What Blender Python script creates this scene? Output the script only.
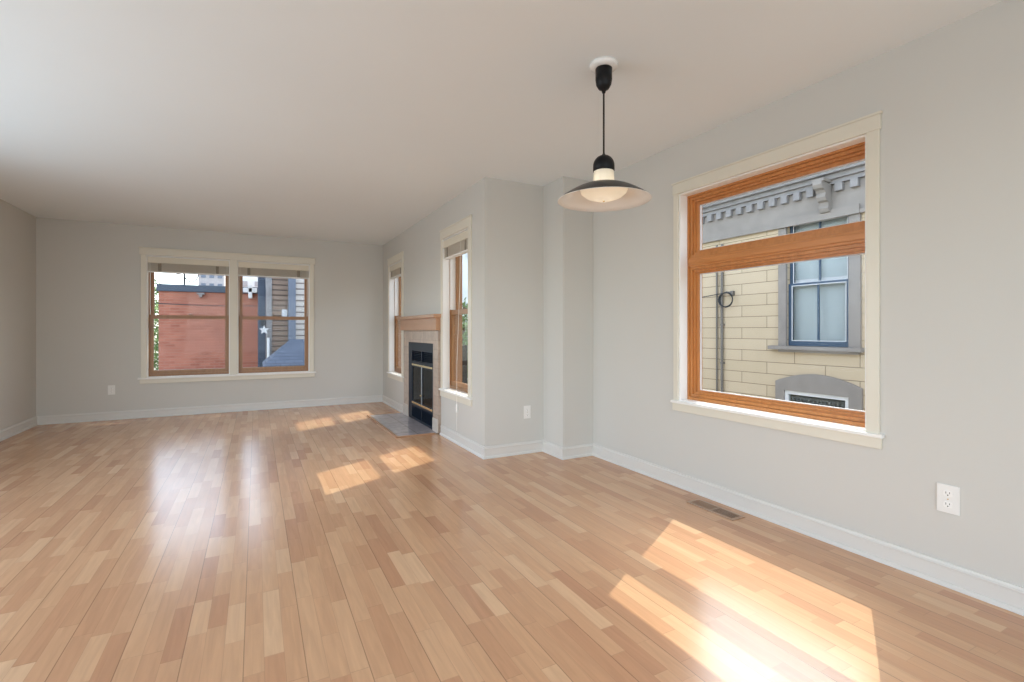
import bpy, bmesh, math, random
from mathutils import Vector, Matrix
random.seed(7)
for o in list(bpy.data.objects): bpy.data.objects.remove(o)
SC = bpy.context.scene
COL = SC.collection
R = math.radians

# ------------------------------------------------------------ room numbers
H = 2.44
XL, XF, XM, XR = -2.287, 1.7545, 2.345, 2.663
YB, YF, YM, YR = 7.651, 3.829, 3.50, -3.2
WT = 0.22                                   # wall thickness

# ------------------------------------------------------------ camera
cam = bpy.data.cameras.new('camera')
camo = bpy.data.objects.new('camera', cam); COL.objects.link(camo)
camo.location = (0, 0, 1.1105)
camo.rotation_euler = (R(90), 0, -0.4851)
cam.sensor_fit = 'HORIZONTAL'; cam.sensor_width = 36.0
cam.lens = 485.5 / 1024 * 36.0
cam.shift_y = -(341 - 330.4) / 1024
cam.clip_start = 0.02; cam.clip_end = 500
SC.camera = camo

# ------------------------------------------------------------ world, sun, lights, exposure
SUN_DIR = Vector((0.76, 0.41, 1.0)).normalized()
w = bpy.data.worlds.new('sky'); SC.world = w; w.use_nodes = True
nt = w.node_tree; nt.nodes.clear()
wo = nt.nodes.new('ShaderNodeOutputWorld'); bg = nt.nodes.new('ShaderNodeBackground')
sky = nt.nodes.new('ShaderNodeTexSky'); sky.sky_type = 'NISHITA'; sky.sun_disc = False
sky.sun_elevation = math.asin(SUN_DIR.z); sky.sun_rotation = math.atan2(SUN_DIR.x, SUN_DIR.y)
sky.air_density = 1.0; sky.dust_density = 1.5; sky.ozone_density = 1.5
hs = nt.nodes.new('ShaderNodeHueSaturation'); hs.inputs['Saturation'].default_value = 0.55
nt.links.new(sky.outputs[0], hs.inputs['Color'])
nt.links.new(hs.outputs[0], bg.inputs['Color']); bg.inputs['Strength'].default_value = 0.95
nt.links.new(bg.outputs[0], wo.inputs['Surface'])

sl = bpy.data.lights.new('sun', 'SUN'); sl.energy = 3.3; sl.angle = R(0.2); sl.color = (1.0, 0.92, 0.74)
so = bpy.data.objects.new('sun', sl); COL.objects.link(so)
so.rotation_euler = (-SUN_DIR).to_track_quat('-Z', 'Y').to_euler(); so.location = (8, 5, 12)

def area(name, loc, rot, sx, sy, e, col=(1, 1, 1)):
    l = bpy.data.lights.new(name, 'AREA'); l.shape = 'RECTANGLE'; l.size = sx; l.size_y = sy; l.energy = e; l.color = col
    o = bpy.data.objects.new(name, l); COL.objects.link(o); o.location = loc; o.rotation_euler = rot
    return o
# fill lamps added at unseen openings behind and left, tilted to brighten the ceiling
area('fill_rear', (0.2, YR - 0.25, 1.25), (R(124), 0, 0), 4.4, 2.1, 66, (0.70, 0.88, 1.0))
area('fill_left', (XL - 0.25, 2.6, 1.3), (R(124), 0, R(-90)), 4.2, 1.9, 42, (0.68, 0.87, 1.0))
# sky portals in the window openings (they only guide the sampling of the sky)
def portal(loc, rz, sx, sy):
    o = area('sky_portal', loc, (R(90), 0, rz), sx, sy, 1.0); o.data.cycles.is_portal = True
portal((-0.777, YB + 0.23, 1.29), R(180), 0.94, 1.60); portal((0.2325, YB + 0.23, 1.29), R(180), 0.94, 1.60)
portal((XF + 0.23, 6.89, 1.28), R(90), 0.74, 1.62); portal((XF + 0.23, 4.55, 1.28), R(90), 0.74, 1.62)
portal((XR + 0.23, 1.90, 1.345), R(90), 1.23, 1.50)
portal((XL - 0.23, 2.6, 1.25), R(-90), 4.4, 1.92); portal((0.2, YR - 0.23, 1.25), 0, 4.4, 2.12)

SC.view_settings.view_transform = 'Standard'; SC.view_settings.look = 'None'
SC.view_settings.gamma = 1.0; SC.view_settings.use_curve_mapping = False
SC.view_settings.exposure = 0.0
cy = SC.cycles
cy.max_bounces = 14; cy.diffuse_bounces = 8; cy.glossy_bounces = 5; cy.transparent_max_bounces = 16
cy.sample_clamp_indirect = 3.0; cy.blur_glossy = 0.5; cy.caustics_refractive = False; cy.use_denoising = True; cy.caustics_reflective = False

# ------------------------------------------------------------ materials
def S(r, g, b):
    f = lambda v: ((v / 255 + 0.055) / 1.055) ** 2.4 if v > 10 else v / 255 / 12.92
    return (f(r), f(g), f(b), 1)
def newmat(name):
    m = bpy.data.materials.new(name); m.use_nodes = True
    return m, m.node_tree, m.node_tree.nodes['Principled BSDF']
def N(nt, t, **k):
    n = nt.nodes.new(t)
    for a, b in k.items(): setattr(n, a, b)
    return n
def math_(nt, op, a, b=None, c=None):
    n = nt.nodes.new('ShaderNodeMath'); n.operation = op
    for i, v in enumerate((a, b, c)):
        if v is None: continue
        if isinstance(v, (int, float)): n.inputs[i].default_value = v
        else: nt.links.new(v, n.inputs[i])
    return n.outputs[0]
def mixc(nt, fac, a, b, mode='MIX'):
    n = nt.nodes.new('ShaderNodeMix'); n.data_type = 'RGBA'; n.blend_type = mode
    for i, v in ((0, fac), (6, a), (7, b)):
        if isinstance(v, (int, float)): n.inputs[i].default_value = v
        elif isinstance(v, tuple): n.inputs[i].default_value = v
        else: nt.links.new(v, n.inputs[i])
    return n.outputs[2]
def plain(name, c, rough=0.5, metal=0.0, var=0.04, scale=6.0, bump=0.0, bscale=120, spec=0.5, stretch=(1, 1, 1)):
    m, nt, p = newmat(name)
    tc = N(nt, 'ShaderNodeTexCoord'); mp = N(nt, 'ShaderNodeMapping'); mp.inputs['Scale'].default_value = stretch
    nt.links.new(tc.outputs['Object'], mp.inputs['Vector'])
    nz = N(nt, 'ShaderNodeTexNoise'); nz.inputs['Scale'].default_value = scale; nz.inputs['Detail'].default_value = 4
    nt.links.new(mp.outputs[0], nz.inputs['Vector'])
    d = tuple(max(0, v * (1 - 2.2 * var)) for v in c[:3]) + (1,); u = tuple(min(1, v * (1 + 2.2 * var)) for v in c[:3]) + (1,)
    nt.links.new(mixc(nt, nz.outputs['Fac'], d, u), p.inputs['Base Color'])
    p.inputs['Roughness'].default_value = rough; p.inputs['Metallic'].default_value = metal
    p.inputs['Specular IOR Level'].default_value = spec
    if bump:
        nb = N(nt, 'ShaderNodeTexNoise'); nb.inputs['Scale'].default_value = bscale; nt.links.new(tc.outputs['Object'], nb.inputs['Vector'])
        b = N(nt, 'ShaderNodeBump'); b.inputs['Strength'].default_value = bump; b.inputs['Distance'].default_value = 0.002
        nt.links.new(nb.outputs['Fac'], b.inputs['Height']); nt.links.new(b.outputs[0], p.inputs['Normal'])
    return m
def wood(name, c1, c2, axis='Z', rough=0.35, scale=14.0):
    m, nt, p = newmat(name)
    tc = N(nt, 'ShaderNodeTexCoord'); mp = N(nt, 'ShaderNodeMapping')
    s = {'X': (0.12, 1, 1), 'Y': (1, 0.12, 1), 'Z': (1, 1, 0.12)}[axis]
    mp.inputs['Scale'].default_value = s; nt.links.new(tc.outputs['Object'], mp.inputs['Vector'])
    nz = N(nt, 'ShaderNodeTexNoise'); nz.inputs['Scale'].default_value = scale * 3; nz.inputs['Detail'].default_value = 6; nz.inputs['Distortion'].default_value = 0.6
    nt.links.new(mp.outputs[0], nz.inputs['Vector'])
    nt.links.new(mixc(nt, nz.outputs['Fac'], c1, c2), p.inputs['Base Color'])
    p.inputs['Roughness'].default_value = rough
    return m
def planes_vec(nt, axis):
    """Vector (along wall, up, 0) from object coordinates."""
    tc = N(nt, 'ShaderNodeTexCoord'); sp = N(nt, 'ShaderNodeSeparateXYZ'); cb = N(nt, 'ShaderNodeCombineXYZ')
    nt.links.new(tc.outputs['Object'], sp.inputs[0])
    nt.links.new(sp.outputs[axis], cb.inputs[0]); nt.links.new(sp.outputs['Z'], cb.inputs[1])
    return cb.outputs[0], sp
def bricks(name, axis, c1, c2, mortar, bw, bh, ms, rough=0.8, offset=0.5, bump=0.4, noise=0.25, nscale=3.0):
    m, nt, p = newmat(name)
    v, sp = planes_vec(nt, axis)
    b = N(nt, 'ShaderNodeTexBrick'); b.offset = offset
    b.inputs['Color1'].default_value = c1; b.inputs['Color2'].default_value = c2; b.inputs['Mortar'].default_value = mortar
    b.inputs['Scale'].default_value = 1.0; b.inputs['Mortar Size'].default_value = ms; b.inputs['Mortar Smooth'].default_value = 0.1
    b.inputs['Brick Width'].default_value = bw; b.inputs['Row Height'].default_value = bh
    nt.links.new(v, b.inputs['Vector'])
    nz = N(nt, 'ShaderNodeTexNoise'); nz.inputs['Scale'].default_value = nscale; nz.inputs['Detail'].default_value = 5
    nt.links.new(v, nz.inputs['Vector'])
    mul = math_(nt, 'MULTIPLY_ADD', nz.outputs['Fac'], noise * 2, 1 - noise)
    cb = N(nt, 'ShaderNodeCombineColor')
    for i in range(3): nt.links.new(mul, cb.inputs[i])
    nt.links.new(mixc(nt, 1.0, b.outputs['Color'], cb.outputs[0], 'MULTIPLY'), p.inputs['Base Color'])
    p.inputs['Roughness'].default_value = rough
    bp = N(nt, 'ShaderNodeBump'); bp.inputs['Strength'].default_value = bump; bp.inputs['Distance'].default_value = 0.01; bp.invert = True
    nt.links.new(b.outputs['Fac'], bp.inputs['Height']); nt.links.new(bp.outputs[0], p.inputs['Normal'])
    return m

M = {}
M['wall'] = plain('wall_paint', (0.60, 0.586, 0.548, 1), 0.55, var=0.012, scale=1.2, bump=0.12, bscale=220)
M['ceiling'] = plain('ceiling_paint', (0.81, 0.86, 0.88, 1), 0.8, var=0.012, scale=1.0, bump=0.15, bscale=150)
M['trim'] = plain('cream_trim_paint', (0.72, 0.68, 0.58, 1), 0.35, var=0.01, scale=3)
M['base'] = plain('baseboard_paint', (0.68, 0.665, 0.63, 1), 0.35, var=0.01, scale=3)
M['jamb'] = plain('white_jamb_paint', (0.86, 0.85, 0.82, 1), 0.35, var=0.01)
M['blind'] = plain('blind_slats', (0.64, 0.58, 0.49, 1), 0.5, var=0.05, scale=30, stretch=(1, 1, 8))
M['blindrail'] = plain('blind_rail', (0.72, 0.66, 0.54, 1), 0.4, var=0.01)
M['blindwhite'] = plain('blind_bottom_rail', (0.86, 0.85, 0.82, 1), 0.4, var=0.01)
M['tape'] = plain('blind_tape', (0.26, 0.22, 0.17, 1), 0.8, var=0.05)
M['cord'] = plain('blind_cord', (0.8, 0.78, 0.72, 1), 0.7, var=0.01)
M['woodor'] = wood('stained_fir', S(164, 102, 52), S(212, 146, 86), 'Z', 0.3)
M['woodorh'] = wood('stained_fir_horizontal', S(168, 104, 54), S(214, 148, 88), 'X', 0.3)
M['woodbr'] = wood('brown_stained_sash', S(128, 88, 52), S(172, 124, 80), 'Z', 0.35)
M['mantel'] = wood('mantel_wood', S(168, 124, 92), S(192, 148, 114), 'Y', 0.35, 8)
M['plastic'] = plain('white_plastic', (0.80, 0.79, 0.76, 1), 0.3, var=0.01)
M['slot'] = plain('dark_slot', (0.05, 0.05, 0.05, 1), 0.6)
M['black'] = plain('black_enamel', (0.006, 0.006, 0.007, 1), 0.4, var=0.02, spec=0.25)
M['shade'] = plain('dark_shade_enamel', (0.03, 0.028, 0.025, 1), 0.35, var=0.02, spec=0.4)
M['shadein'] = plain('white_shade_enamel', (0.86, 0.86, 0.84, 1), 0.25, var=0.01)
M['brass'] = plain('polished_brass', (0.75, 0.62, 0.38, 1), 0.25, 1.0, var=0.03)
M['steel'] = plain('brushed_steel', (0.45, 0.47, 0.5, 1), 0.35, 1.0, var=0.03)
M['fireblack'] = plain('black_fireplace_metal', (0.005, 0.012, 0.026, 1), 0.45, 0.0, var=0.05, spec=0.2)
M['firedark'] = plain('firebox_lining', (0.02, 0.018, 0.016, 1), 0.8, var=0.2)
M['registerm'] = plain('register_metal', S(178, 150, 128), 0.45, 0.2, var=0.04)
M['registerd'] = plain('register_throat', S(70, 55, 45), 0.8, var=0.1)
M['greyext'] = plain('grey_exterior_paint', S(140, 133, 126), 0.75, var=0.10, scale=5)
M['greypale'] = plain('pale_grey_exterior_paint', S(140, 137, 136), 0.75, var=0.14, scale=9)
M['blue'] = plain('slate_blue_sash_paint', S(52, 74, 96), 0.5, var=0.06)
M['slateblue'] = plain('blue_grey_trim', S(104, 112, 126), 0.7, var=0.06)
M['white_ext'] = plain('white_exterior', S(215, 215, 215), 0.6, var=0.04)
M['parapet'] = plain('dark_parapet_metal', S(62, 72, 86), 0.5, var=0.08)
M['pipe'] = plain('grey_conduit', S(110, 105, 98), 0.5, var=0.08)
M['darkwire'] = plain('dark_wire', S(40, 42, 46), 0.6)
M['bark'] = plain('bark', S(85, 70, 58), 0.9, var=0.15, scale=12)
M['leaf'] = plain('leaf_green', S(92, 118, 62), 0.7, var=0.25, scale=1.5)
M['ground'] = plain('ground_concrete', S(158, 154, 146), 0.9, var=0.15, scale=0.8)
M['roofing'] = plain('roofing', S(120, 120, 122), 0.9, var=0.1)
M['extwall'] = plain('outer_siding_plain', S(170, 165, 155), 0.8, var=0.05)
M['towergrey'] = plain('distant_grey_render', S(165, 160, 160), 0.8, var=0.08)
M['siding_cream'] = bricks('cream_block_siding', 'Y', S(192, 174, 146), S(197, 179, 152), S(122, 106, 84), 0.95, 0.193, 0.005, noise=0.05, nscale=4)
M['brick'] = bricks('red_brick', 'X', S(152, 90, 70), S(172, 108, 86), S(158, 116, 98), 0.21, 0.07, 0.006, noise=0.28, nscale=2.2)
M['siding_tan'] = bricks('tan_clapboard', 'X', S(142, 120, 104), S(150, 129, 112), S(82, 68, 60), 40, 0.11, 0.012, noise=0.1, bump=0.8)
M['siding_pale'] = bricks('pale_clapboard', 'X', S(186, 178, 170), S(190, 183, 175), S(110, 100, 96), 40, 0.125, 0.014, noise=0.08, bump=0.8)
M['shingle'] = bricks('slate_shingle', 'X', S(72, 82, 98), S(84, 94, 110), S(58, 66, 80), 0.16, 0.055, 0.005, noise=0.15, nscale=8)
M['stucco'] = plain('pale_blue_stucco', S(205, 212, 212), 0.9, var=0.08, scale=2)

def tile_mat(name, axis_uv, c1, c2, grout, s, g=0.004, rough=0.3):
    m, nt, p = newmat(name)
    tc = N(nt, 'ShaderNodeTexCoord'); sp = N(nt, 'ShaderNodeSeparateXYZ'); cb = N(nt, 'ShaderNodeCombineXYZ')
    nt.links.new(tc.outputs['Object'], sp.inputs[0])
    nt.links.new(sp.outputs[axis_uv[0]], cb.inputs[0]); nt.links.new(sp.outputs[axis_uv[1]], cb.inputs[1])
    b = N(nt, 'ShaderNodeTexBrick'); b.offset = 0.0; b.inputs['Scale'].default_value = 1
    b.inputs['Brick Width'].default_value = s; b.inputs['Row Height'].default_value = s; b.inputs['Mortar Size'].default_value = g
    b.inputs['Color1'].default_value = c1; b.inputs['Color2'].default_value = c2; b.inputs['Mortar'].default_value = grout
    nt.links.new(cb.outputs[0], b.inputs['Vector'])
    nz = N(nt, 'ShaderNodeTexNoise'); nz.inputs['Scale'].default_value = 9; nz.inputs['Detail'].default_value = 8; nz.inputs['Distortion'].default_value = 1.5
    nt.links.new(tc.outputs['Object'], nz.inputs['Vector'])
    k = math_(nt, 'MULTIPLY_ADD', nz.outputs['Fac'], 0.7, 0.65)
    cc = N(nt, 'ShaderNodeCombineColor')
    for i in range(3): nt.links.new(k, cc.inputs[i])
    nt.links.new(mixc(nt, 1.0, b.outputs['Color'], cc.outputs[0], 'MULTIPLY'), p.inputs['Base Color'])
    p.inputs['Roughness'].default_value = rough
    return m
M['marble'] = tile_mat('pinkish_stone_tile', ('Y', 'Z'), S(184, 166, 150), S(174, 156, 142), S(166, 148, 134), 0.10, 0.004, 0.35)
M['slate'] = tile_mat('grey_stone_hearth_tile', ('X', 'Y'), S(182, 176, 180), S(192, 187, 190), S(160, 152, 152), 0.305, 0.004, 0.12)
M['plinth'] = plain('pale_plinth_stone', S(200, 192, 182), 0.4, var=0.05)

def glass_mat(name, rough=0.0, tint=(0.97, 0.985, 0.98, 1), haze=0.0):
    m = bpy.data.materials.new(name); m.use_nodes = True; nt = m.node_tree; nt.nodes.clear()
    out = N(nt, 'ShaderNodeOutputMaterial'); tr = N(nt, 'ShaderNodeBsdfTransparent'); gl = N(nt, 'ShaderNodeBsdfGlossy')
    tr.inputs[0].default_value = tint; gl.inputs['Roughness'].default_value = rough
    fr = N(nt, 'ShaderNodeFresnel'); ge = N(nt, 'ShaderNodeNewGeometry')      # same reflectance on both faces of the thin pane
    nt.links.new(math_(nt, 'MULTIPLY_ADD', ge.outputs['Backfacing'], 1 / 1.16 - 1.16, 1.16), fr.inputs['IOR'])
    mx = N(nt, 'ShaderNodeMixShader'); nt.links.new(fr.outputs[0], mx.inputs[0]); nt.links.new(tr.outputs[0], mx.inputs[1]); nt.links.new(gl.outputs[0], mx.inputs[2])
    res = mx.outputs[0]
    if haze:
        df = N(nt, 'ShaderNodeBsdfDiffuse'); df.inputs[0].default_value = (0.85, 0.88, 0.92, 1)
        m2 = N(nt, 'ShaderNodeMixShader'); m2.inputs[0].default_value = haze
        nt.links.new(res, m2.inputs[1]); nt.links.new(df.outputs[0], m2.inputs[2]); res = m2.outputs[0]
    nt.links.new(res, out.inputs['Surface'])
    return m
M['glass'] = glass_mat('window_glass')
M['fireglass'] = glass_mat('fireplace_glass', 0.05, (0.35, 0.36, 0.36, 1))
M['nglass'] = glass_mat('neighbour_glass', 0.02, (0.86, 0.89, 0.89, 1))

def opal():
    m, nt, p = newmat('ribbed_opal_glass')
    p.inputs['Base Color'].default_value = (0.9, 0.87, 0.8, 1); p.inputs['Roughness'].default_value = 0.35
    p.inputs['Subsurface Weight'].default_value = 0.0
    tr = N(nt, 'ShaderNodeBsdfTranslucent'); tr.inputs[0].default_value = (0.95, 0.9, 0.8, 1)
    mx = N(nt, 'ShaderNodeMixShader'); mx.inputs[0].default_value = 0.45
    out = nt.nodes['Material Output']
    nt.links.new(p.outputs[0], mx.inputs[1]); nt.links.new(tr.outputs[0], mx.inputs[2]); nt.links.new(mx.outputs[0], out.inputs['Surface'])
    return m
M['opal'] = opal()

def floor_mat():
    m, nt, p = newmat('maple_strip_floor')
    tc = N(nt, 'ShaderNodeTexCoord'); sp = N(nt, 'ShaderNodeSeparateXYZ'); nt.links.new(tc.outputs['Object'], sp.inputs[0])
    x, y = sp.outputs['X'], sp.outputs['Y']
    SW = 0.0615
    u = math_(nt, 'DIVIDE', math_(nt, 'ADD', x, 10.0), SW)
    col = math_(nt, 'FLOOR', u)
    wn = N(nt, 'ShaderNodeTexWhiteNoise', noise_dimensions='1D'); nt.links.new(col, wn.inputs['W'])
    ln = math_(nt, 'MULTIPLY_ADD', wn.outputs['Value'], 0.16, 0.27)
    wn2 = N(nt, 'ShaderNodeTexWhiteNoise', noise_dimensions='1D'); nt.links.new(math_(nt, 'ADD', col, 371.3), wn2.inputs['W'])
    yy = math_(nt, 'ADD', math_(nt, 'ADD', y, 20.0), math_(nt, 'MULTIPLY', wn2.outputs['Value'], 7.0))
    # uneven stave lengths: bend y before dividing
    wob = math_(nt, 'MULTIPLY', math_(nt, 'SINE', math_(nt, 'MULTIPLY', yy, 3.1)), 0.12)
    v = math_(nt, 'DIVIDE', math_(nt, 'ADD', yy, wob), ln)
    cell = math_(nt, 'FLOOR', v)
    cb = N(nt, 'ShaderNodeCombineXYZ'); nt.links.new(col, cb.inputs[0]); nt.links.new(cell, cb.inputs[1])
    w2 = N(nt, 'ShaderNodeTexWhiteNoise', noise_dimensions='2D'); nt.links.new(cb.outputs[0], w2.inputs['Vector'])
    ramp = N(nt, 'ShaderNodeValToRGB'); nt.links.new(w2.outputs['Value'], ramp.inputs[0])
    el = ramp.color_ramp.elements
    stops = [(0.0, S(188, 140, 106)), (0.10, S(196, 149, 113)), (0.35, S(201, 156, 119)), (0.65, S(206, 162, 124)), (0.9, S(211, 169, 131)), (1.0, S(217, 178, 141))]
    el[0].position = 0; el[0].color = stops[0][1]; el[1].position = 1; el[1].color = stops[-1][1]
    for pos, c in stops[1:-1]:
        e = el.new(pos); e.color = c
    # grain along the boards
    mp = N(nt, 'ShaderNodeMapping'); mp.inputs['Scale'].default_value = (30, 2.2, 1)
    off = N(nt, 'ShaderNodeVectorMath', operation='ADD'); nt.links.new(tc.outputs['Object'], off.inputs[0])
    sc_ = N(nt, 'ShaderNodeVectorMath', operation='SCALE'); sc_.inputs['Scale'].default_value = 13.0
    nt.links.new(w2.outputs['Color'], sc_.inputs[0]); nt.links.new(sc_.outputs[0], off.inputs[1])
    nt.links.new(off.outputs[0], mp.inputs['Vector'])
    nz = N(nt, 'ShaderNodeTexNoise'); nz.inputs['Scale'].default_value = 1.6; nz.inputs['Detail'].default_value = 6; nz.inputs['Distortion'].default_value = 0.8
    nt.links.new(mp.outputs[0], nz.inputs['Vector'])
    g = math_(nt, 'MULTIPLY_ADD', nz.outputs['Fac'], 0.36, 0.82)
    # seams: fine between strips, darker every third strip, and at stave ends
    fu = math_(nt, 'FRACT', u); e1 = math_(nt, 'MINIMUM', fu, math_(nt, 'SUBTRACT', 1.0, fu))
    s1 = math_(nt, 'LESS_THAN', e1, 0.013)
    fv = math_(nt, 'FRACT', v); s2 = math_(nt, 'LESS_THAN', fv, 0.006)
    f3 = math_(nt, 'FRACT', math_(nt, 'ADD', math_(nt, 'DIVIDE', u, 3.0), 0.0)); e3 = math_(nt, 'MINIMUM', f3, math_(nt, 'SUBTRACT', 1.0, f3))
    s3 = math_(nt, 'LESS_THAN', e3, 0.0085)
    seam = math_(nt, 'MAXIMUM', math_(nt, 'MULTIPLY', math_(nt, 'MAXIMUM', s1, s2), 0.16), math_(nt, 'MULTIPLY', s3, 0.42))
    k = math_(nt, 'MULTIPLY', g, math_(nt, 'SUBTRACT', 1.0, seam))
    cc = N(nt, 'ShaderNodeCombineColor')
    for i in range(3): nt.links.new(k, cc.inputs[i])
    nt.links.new(mixc(nt, 1.0, ramp.outputs[0], cc.outputs[0], 'MULTIPLY'), p.inputs['Base Color'])
    rz = N(nt, 'ShaderNodeTexNoise'); rz.inputs['Scale'].default_value = 3.5; rz.inputs['Detail'].default_value = 5; nt.links.new(tc.outputs['Object'], rz.inputs['Vector'])
    nt.links.new(math_(nt, 'MULTIPLY_ADD', rz.outputs['Fac'], 0.08, 0.18), p.inputs['Roughness'])
    p.inputs['Specular IOR Level'].default_value = 0.6
    return m
M['floor'] = floor_mat()

# ------------------------------------------------------------ mesh helpers
class MB:
    def __init__(s): s.bm = bmesh.new()
    def box(s, x0, x1, y0, y1, z0, z1, bev=0.0):
        if x0 > x1: x0, x1 = x1, x0
        if y0 > y1: y0, y1 = y1, y0
        if z0 > z1: z0, z1 = z1, z0
        vs = [s.bm.verts.new((x, y, z)) for x in (x0, x1) for y in (y0, y1) for z in (z0, z1)]
        F = [(0, 1, 3, 2), (4, 6, 7, 5), (0, 4, 5, 1), (2, 3, 7, 6), (0, 2, 6, 4), (1, 5, 7, 3)]
        fs = [s.bm.faces.new([vs[i] for i in f]) for f in F]
        if bev:
            es = list({e for f in fs for e in f.edges})
            bmesh.ops.bevel(s.bm, geom=es, offset=bev, segments=2, profile=0.6, affect='EDGES')
        return s
    def ring(s, x0, x1, z0, z1, y0, y1, wl, wr=None, wt=None, wb=None, bev=0.0):
        """rectangular frame in the x-z plane, y0..y1 thick"""
        wr = wl if wr is None else wr; wt = wl if wt is None else wt; wb = wl if wb is None else wb
        O = [(x0, z0), (x1, z0), (x1, z1), (x0, z1)]; I = [(x0 + wl, z0 + wb), (x1 - wr, z0 + wb), (x1 - wr, z1 - wt), (x0 + wl, z1 - wt)]
        L = [[s.bm.verts.new((a, y, b)) for a, b in P] for y in (y0, y1) for P in (O, I)]
        o0, i0, o1, i1 = L; nf = []
        for k in range(4):
            j = (k + 1) % 4
            nf.append(s.bm.faces.new([o0[k], o0[j], i0[j], i0[k]])); nf.append(s.bm.faces.new([o1[k], i1[k], i1[j], o1[j]]))
            nf.append(s.bm.faces.new([o0[k], o1[k], o1[j], o0[j]])); nf.append(s.bm.faces.new([i0[k], i0[j], i1[j], i1[k]]))
        if bev:
            es = [e for e in {e for f in nf for e in f.edges} if len(e.link_faces) == 2 and e.calc_face_angle(0) > 0.5]
            bmesh.ops.bevel(s.bm, geom=es, offset=bev, segments=1, affect='EDGES')
        return s
    def lathe(s, prof, cx=0, cy=0, n=48, cap0=False, cap1=False, rib=0.0):
        rows = []
        for r, z in prof:
            row = []
            for k in range(n):
                a = 2 * math.pi * k / n; rr = r * (1 + (rib if k % 2 else 0))
                row.append(s.bm.verts.new((cx + rr * math.cos(a), cy + rr * math.sin(a), z)))
            rows.append(row)
        for a, b in zip(rows, rows[1:]):
            for k in range(n):
                j = (k + 1) % n; s.bm.faces.new([a[k], a[j], b[j], b[k]])
        if cap0: s.bm.faces.new(rows[0])
        if cap1: s.bm.faces.new(list(reversed(rows[-1])))
        return s
    def tube(s, pts, r, n=8, closed=False):
        pts = [Vector(p) for p in pts]; rows = []
        m = len(pts); prev = None
        for i, p in enumerate(pts):
            a = pts[(i - 1) % m] if (closed or i > 0) else p; b = pts[(i + 1) % m] if (closed or i < m - 1) else p
            t = (b - a).normalized()
            ref = prev if prev is not None else (Vector((0, 0, 1)) if abs(t.z) < 0.9 else Vector((1, 0, 0)))
            u = t.cross(ref).normalized() if prev is None else (ref - t * ref.dot(t)).normalized()
            v = t.cross(u).normalized(); prev = u
            rr = r[i] if isinstance(r, (list, tuple)) else r
            rows.append([s.bm.verts.new(p + u * rr * math.cos(2 * math.pi * k / n) + v * rr * math.sin(2 * math.pi * k / n)) for k in range(n)])
        pairs = list(zip(rows, rows[1:])) + ([(rows[-1], rows[0])] if closed else [])
        for a, b in pairs:
            for k in range(n):
                j = (k + 1) % n; s.bm.faces.new([a[k], a[j], b[j], b[k]])
        if not closed:
            s.bm.faces.new(list(reversed(rows[0]))); s.bm.faces.new(rows[-1])
        return s
    def prism(s, pts, d):
        """closed polygon pts (3-D) pushed along vector d"""
        a = [s.bm.verts.new(p) for p in pts]; b = [s.bm.verts.new(Vector(p) + Vector(d)) for p in pts]
        s.bm.faces.new(list(reversed(a))); s.bm.faces.new(b)
        n = len(a)
        for k in range(n):
            j = (k + 1) % n; s.bm.faces.new([a[k], a[j], b[j], b[k]])
        return s
    def build(s, name, mat, parent=None, smooth=False, loc=None):
        bmesh.ops.recalc_face_normals(s.bm, faces=s.bm.faces)
        me = bpy.data.meshes.new(name); s.bm.to_mesh(me); s.bm.free()
        if smooth:
            for p in me.polygons: p.use_smooth = True
        me.materials.append(mat)
        o = bpy.data.objects.new(name, me); COL.objects.link(o)
        if parent is not None: o.parent = parent
        if loc: o.location = loc
        return o
def tag(o, label=None, cat=None, group=None, kind=None):
    if label: o['label'] = label
    if cat: o['category'] = cat
    if group: o['group'] = group
    if kind: o['kind'] = kind
    return o
def empty(name, loc=(0, 0, 0), rz=0.0):
    o = bpy.data.objects.new(name, None); COL.objects.link(o); o.location = loc; o.rotation_euler = (0, 0, rz); o.empty_display_size = 0.1
    return o
def kids(o): return [c for c in bpy.data.objects if c.parent == o]
def copy_tree(o, parent=None):
    c = o.copy(); COL.objects.link(c)
    if parent is not None: c.parent = parent
    for ch in kids(o): copy_tree(ch, c)
    return c
def struct(o, label, cat): return tag(o, label, cat, kind='structure')

# ------------------------------------------------------------ room shell
def slab(z0, z1):
    pts = [(XL - WT, YR - WT), (XR + WT, YR - WT), (XR + WT, YM + WT), (XM + WT, YM + WT), (XM + WT, YF + WT), (XF + WT, YF + WT), (XF + WT, YB + WT), (XL - WT, YB + WT)]
    return MB().prism([(x, y, z0) for x, y in pts], (0, 0, z1 - z0))
slab(-0.12, 0).build('floor', M['floor'])
struct(bpy.data.objects['floor'], 'honey-coloured maple strip floor running towards the far windows', 'floor')
struct(slab(H, H + 0.15).build('ceiling', M['ceiling']), 'plain white ceiling over the whole room', 'ceiling')
# unseen roof slab added; its overhang trims far-window sun to thin floor slivers
struct(MB().box(XL - 0.5, XF + 0.25, YF, YB + 0.712, H + 0.151, H + 0.35).build('sun_blocker_eave', M['roofing']), 'unseen roof edge added outside the far wall to block sun', 'roof')

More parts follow.
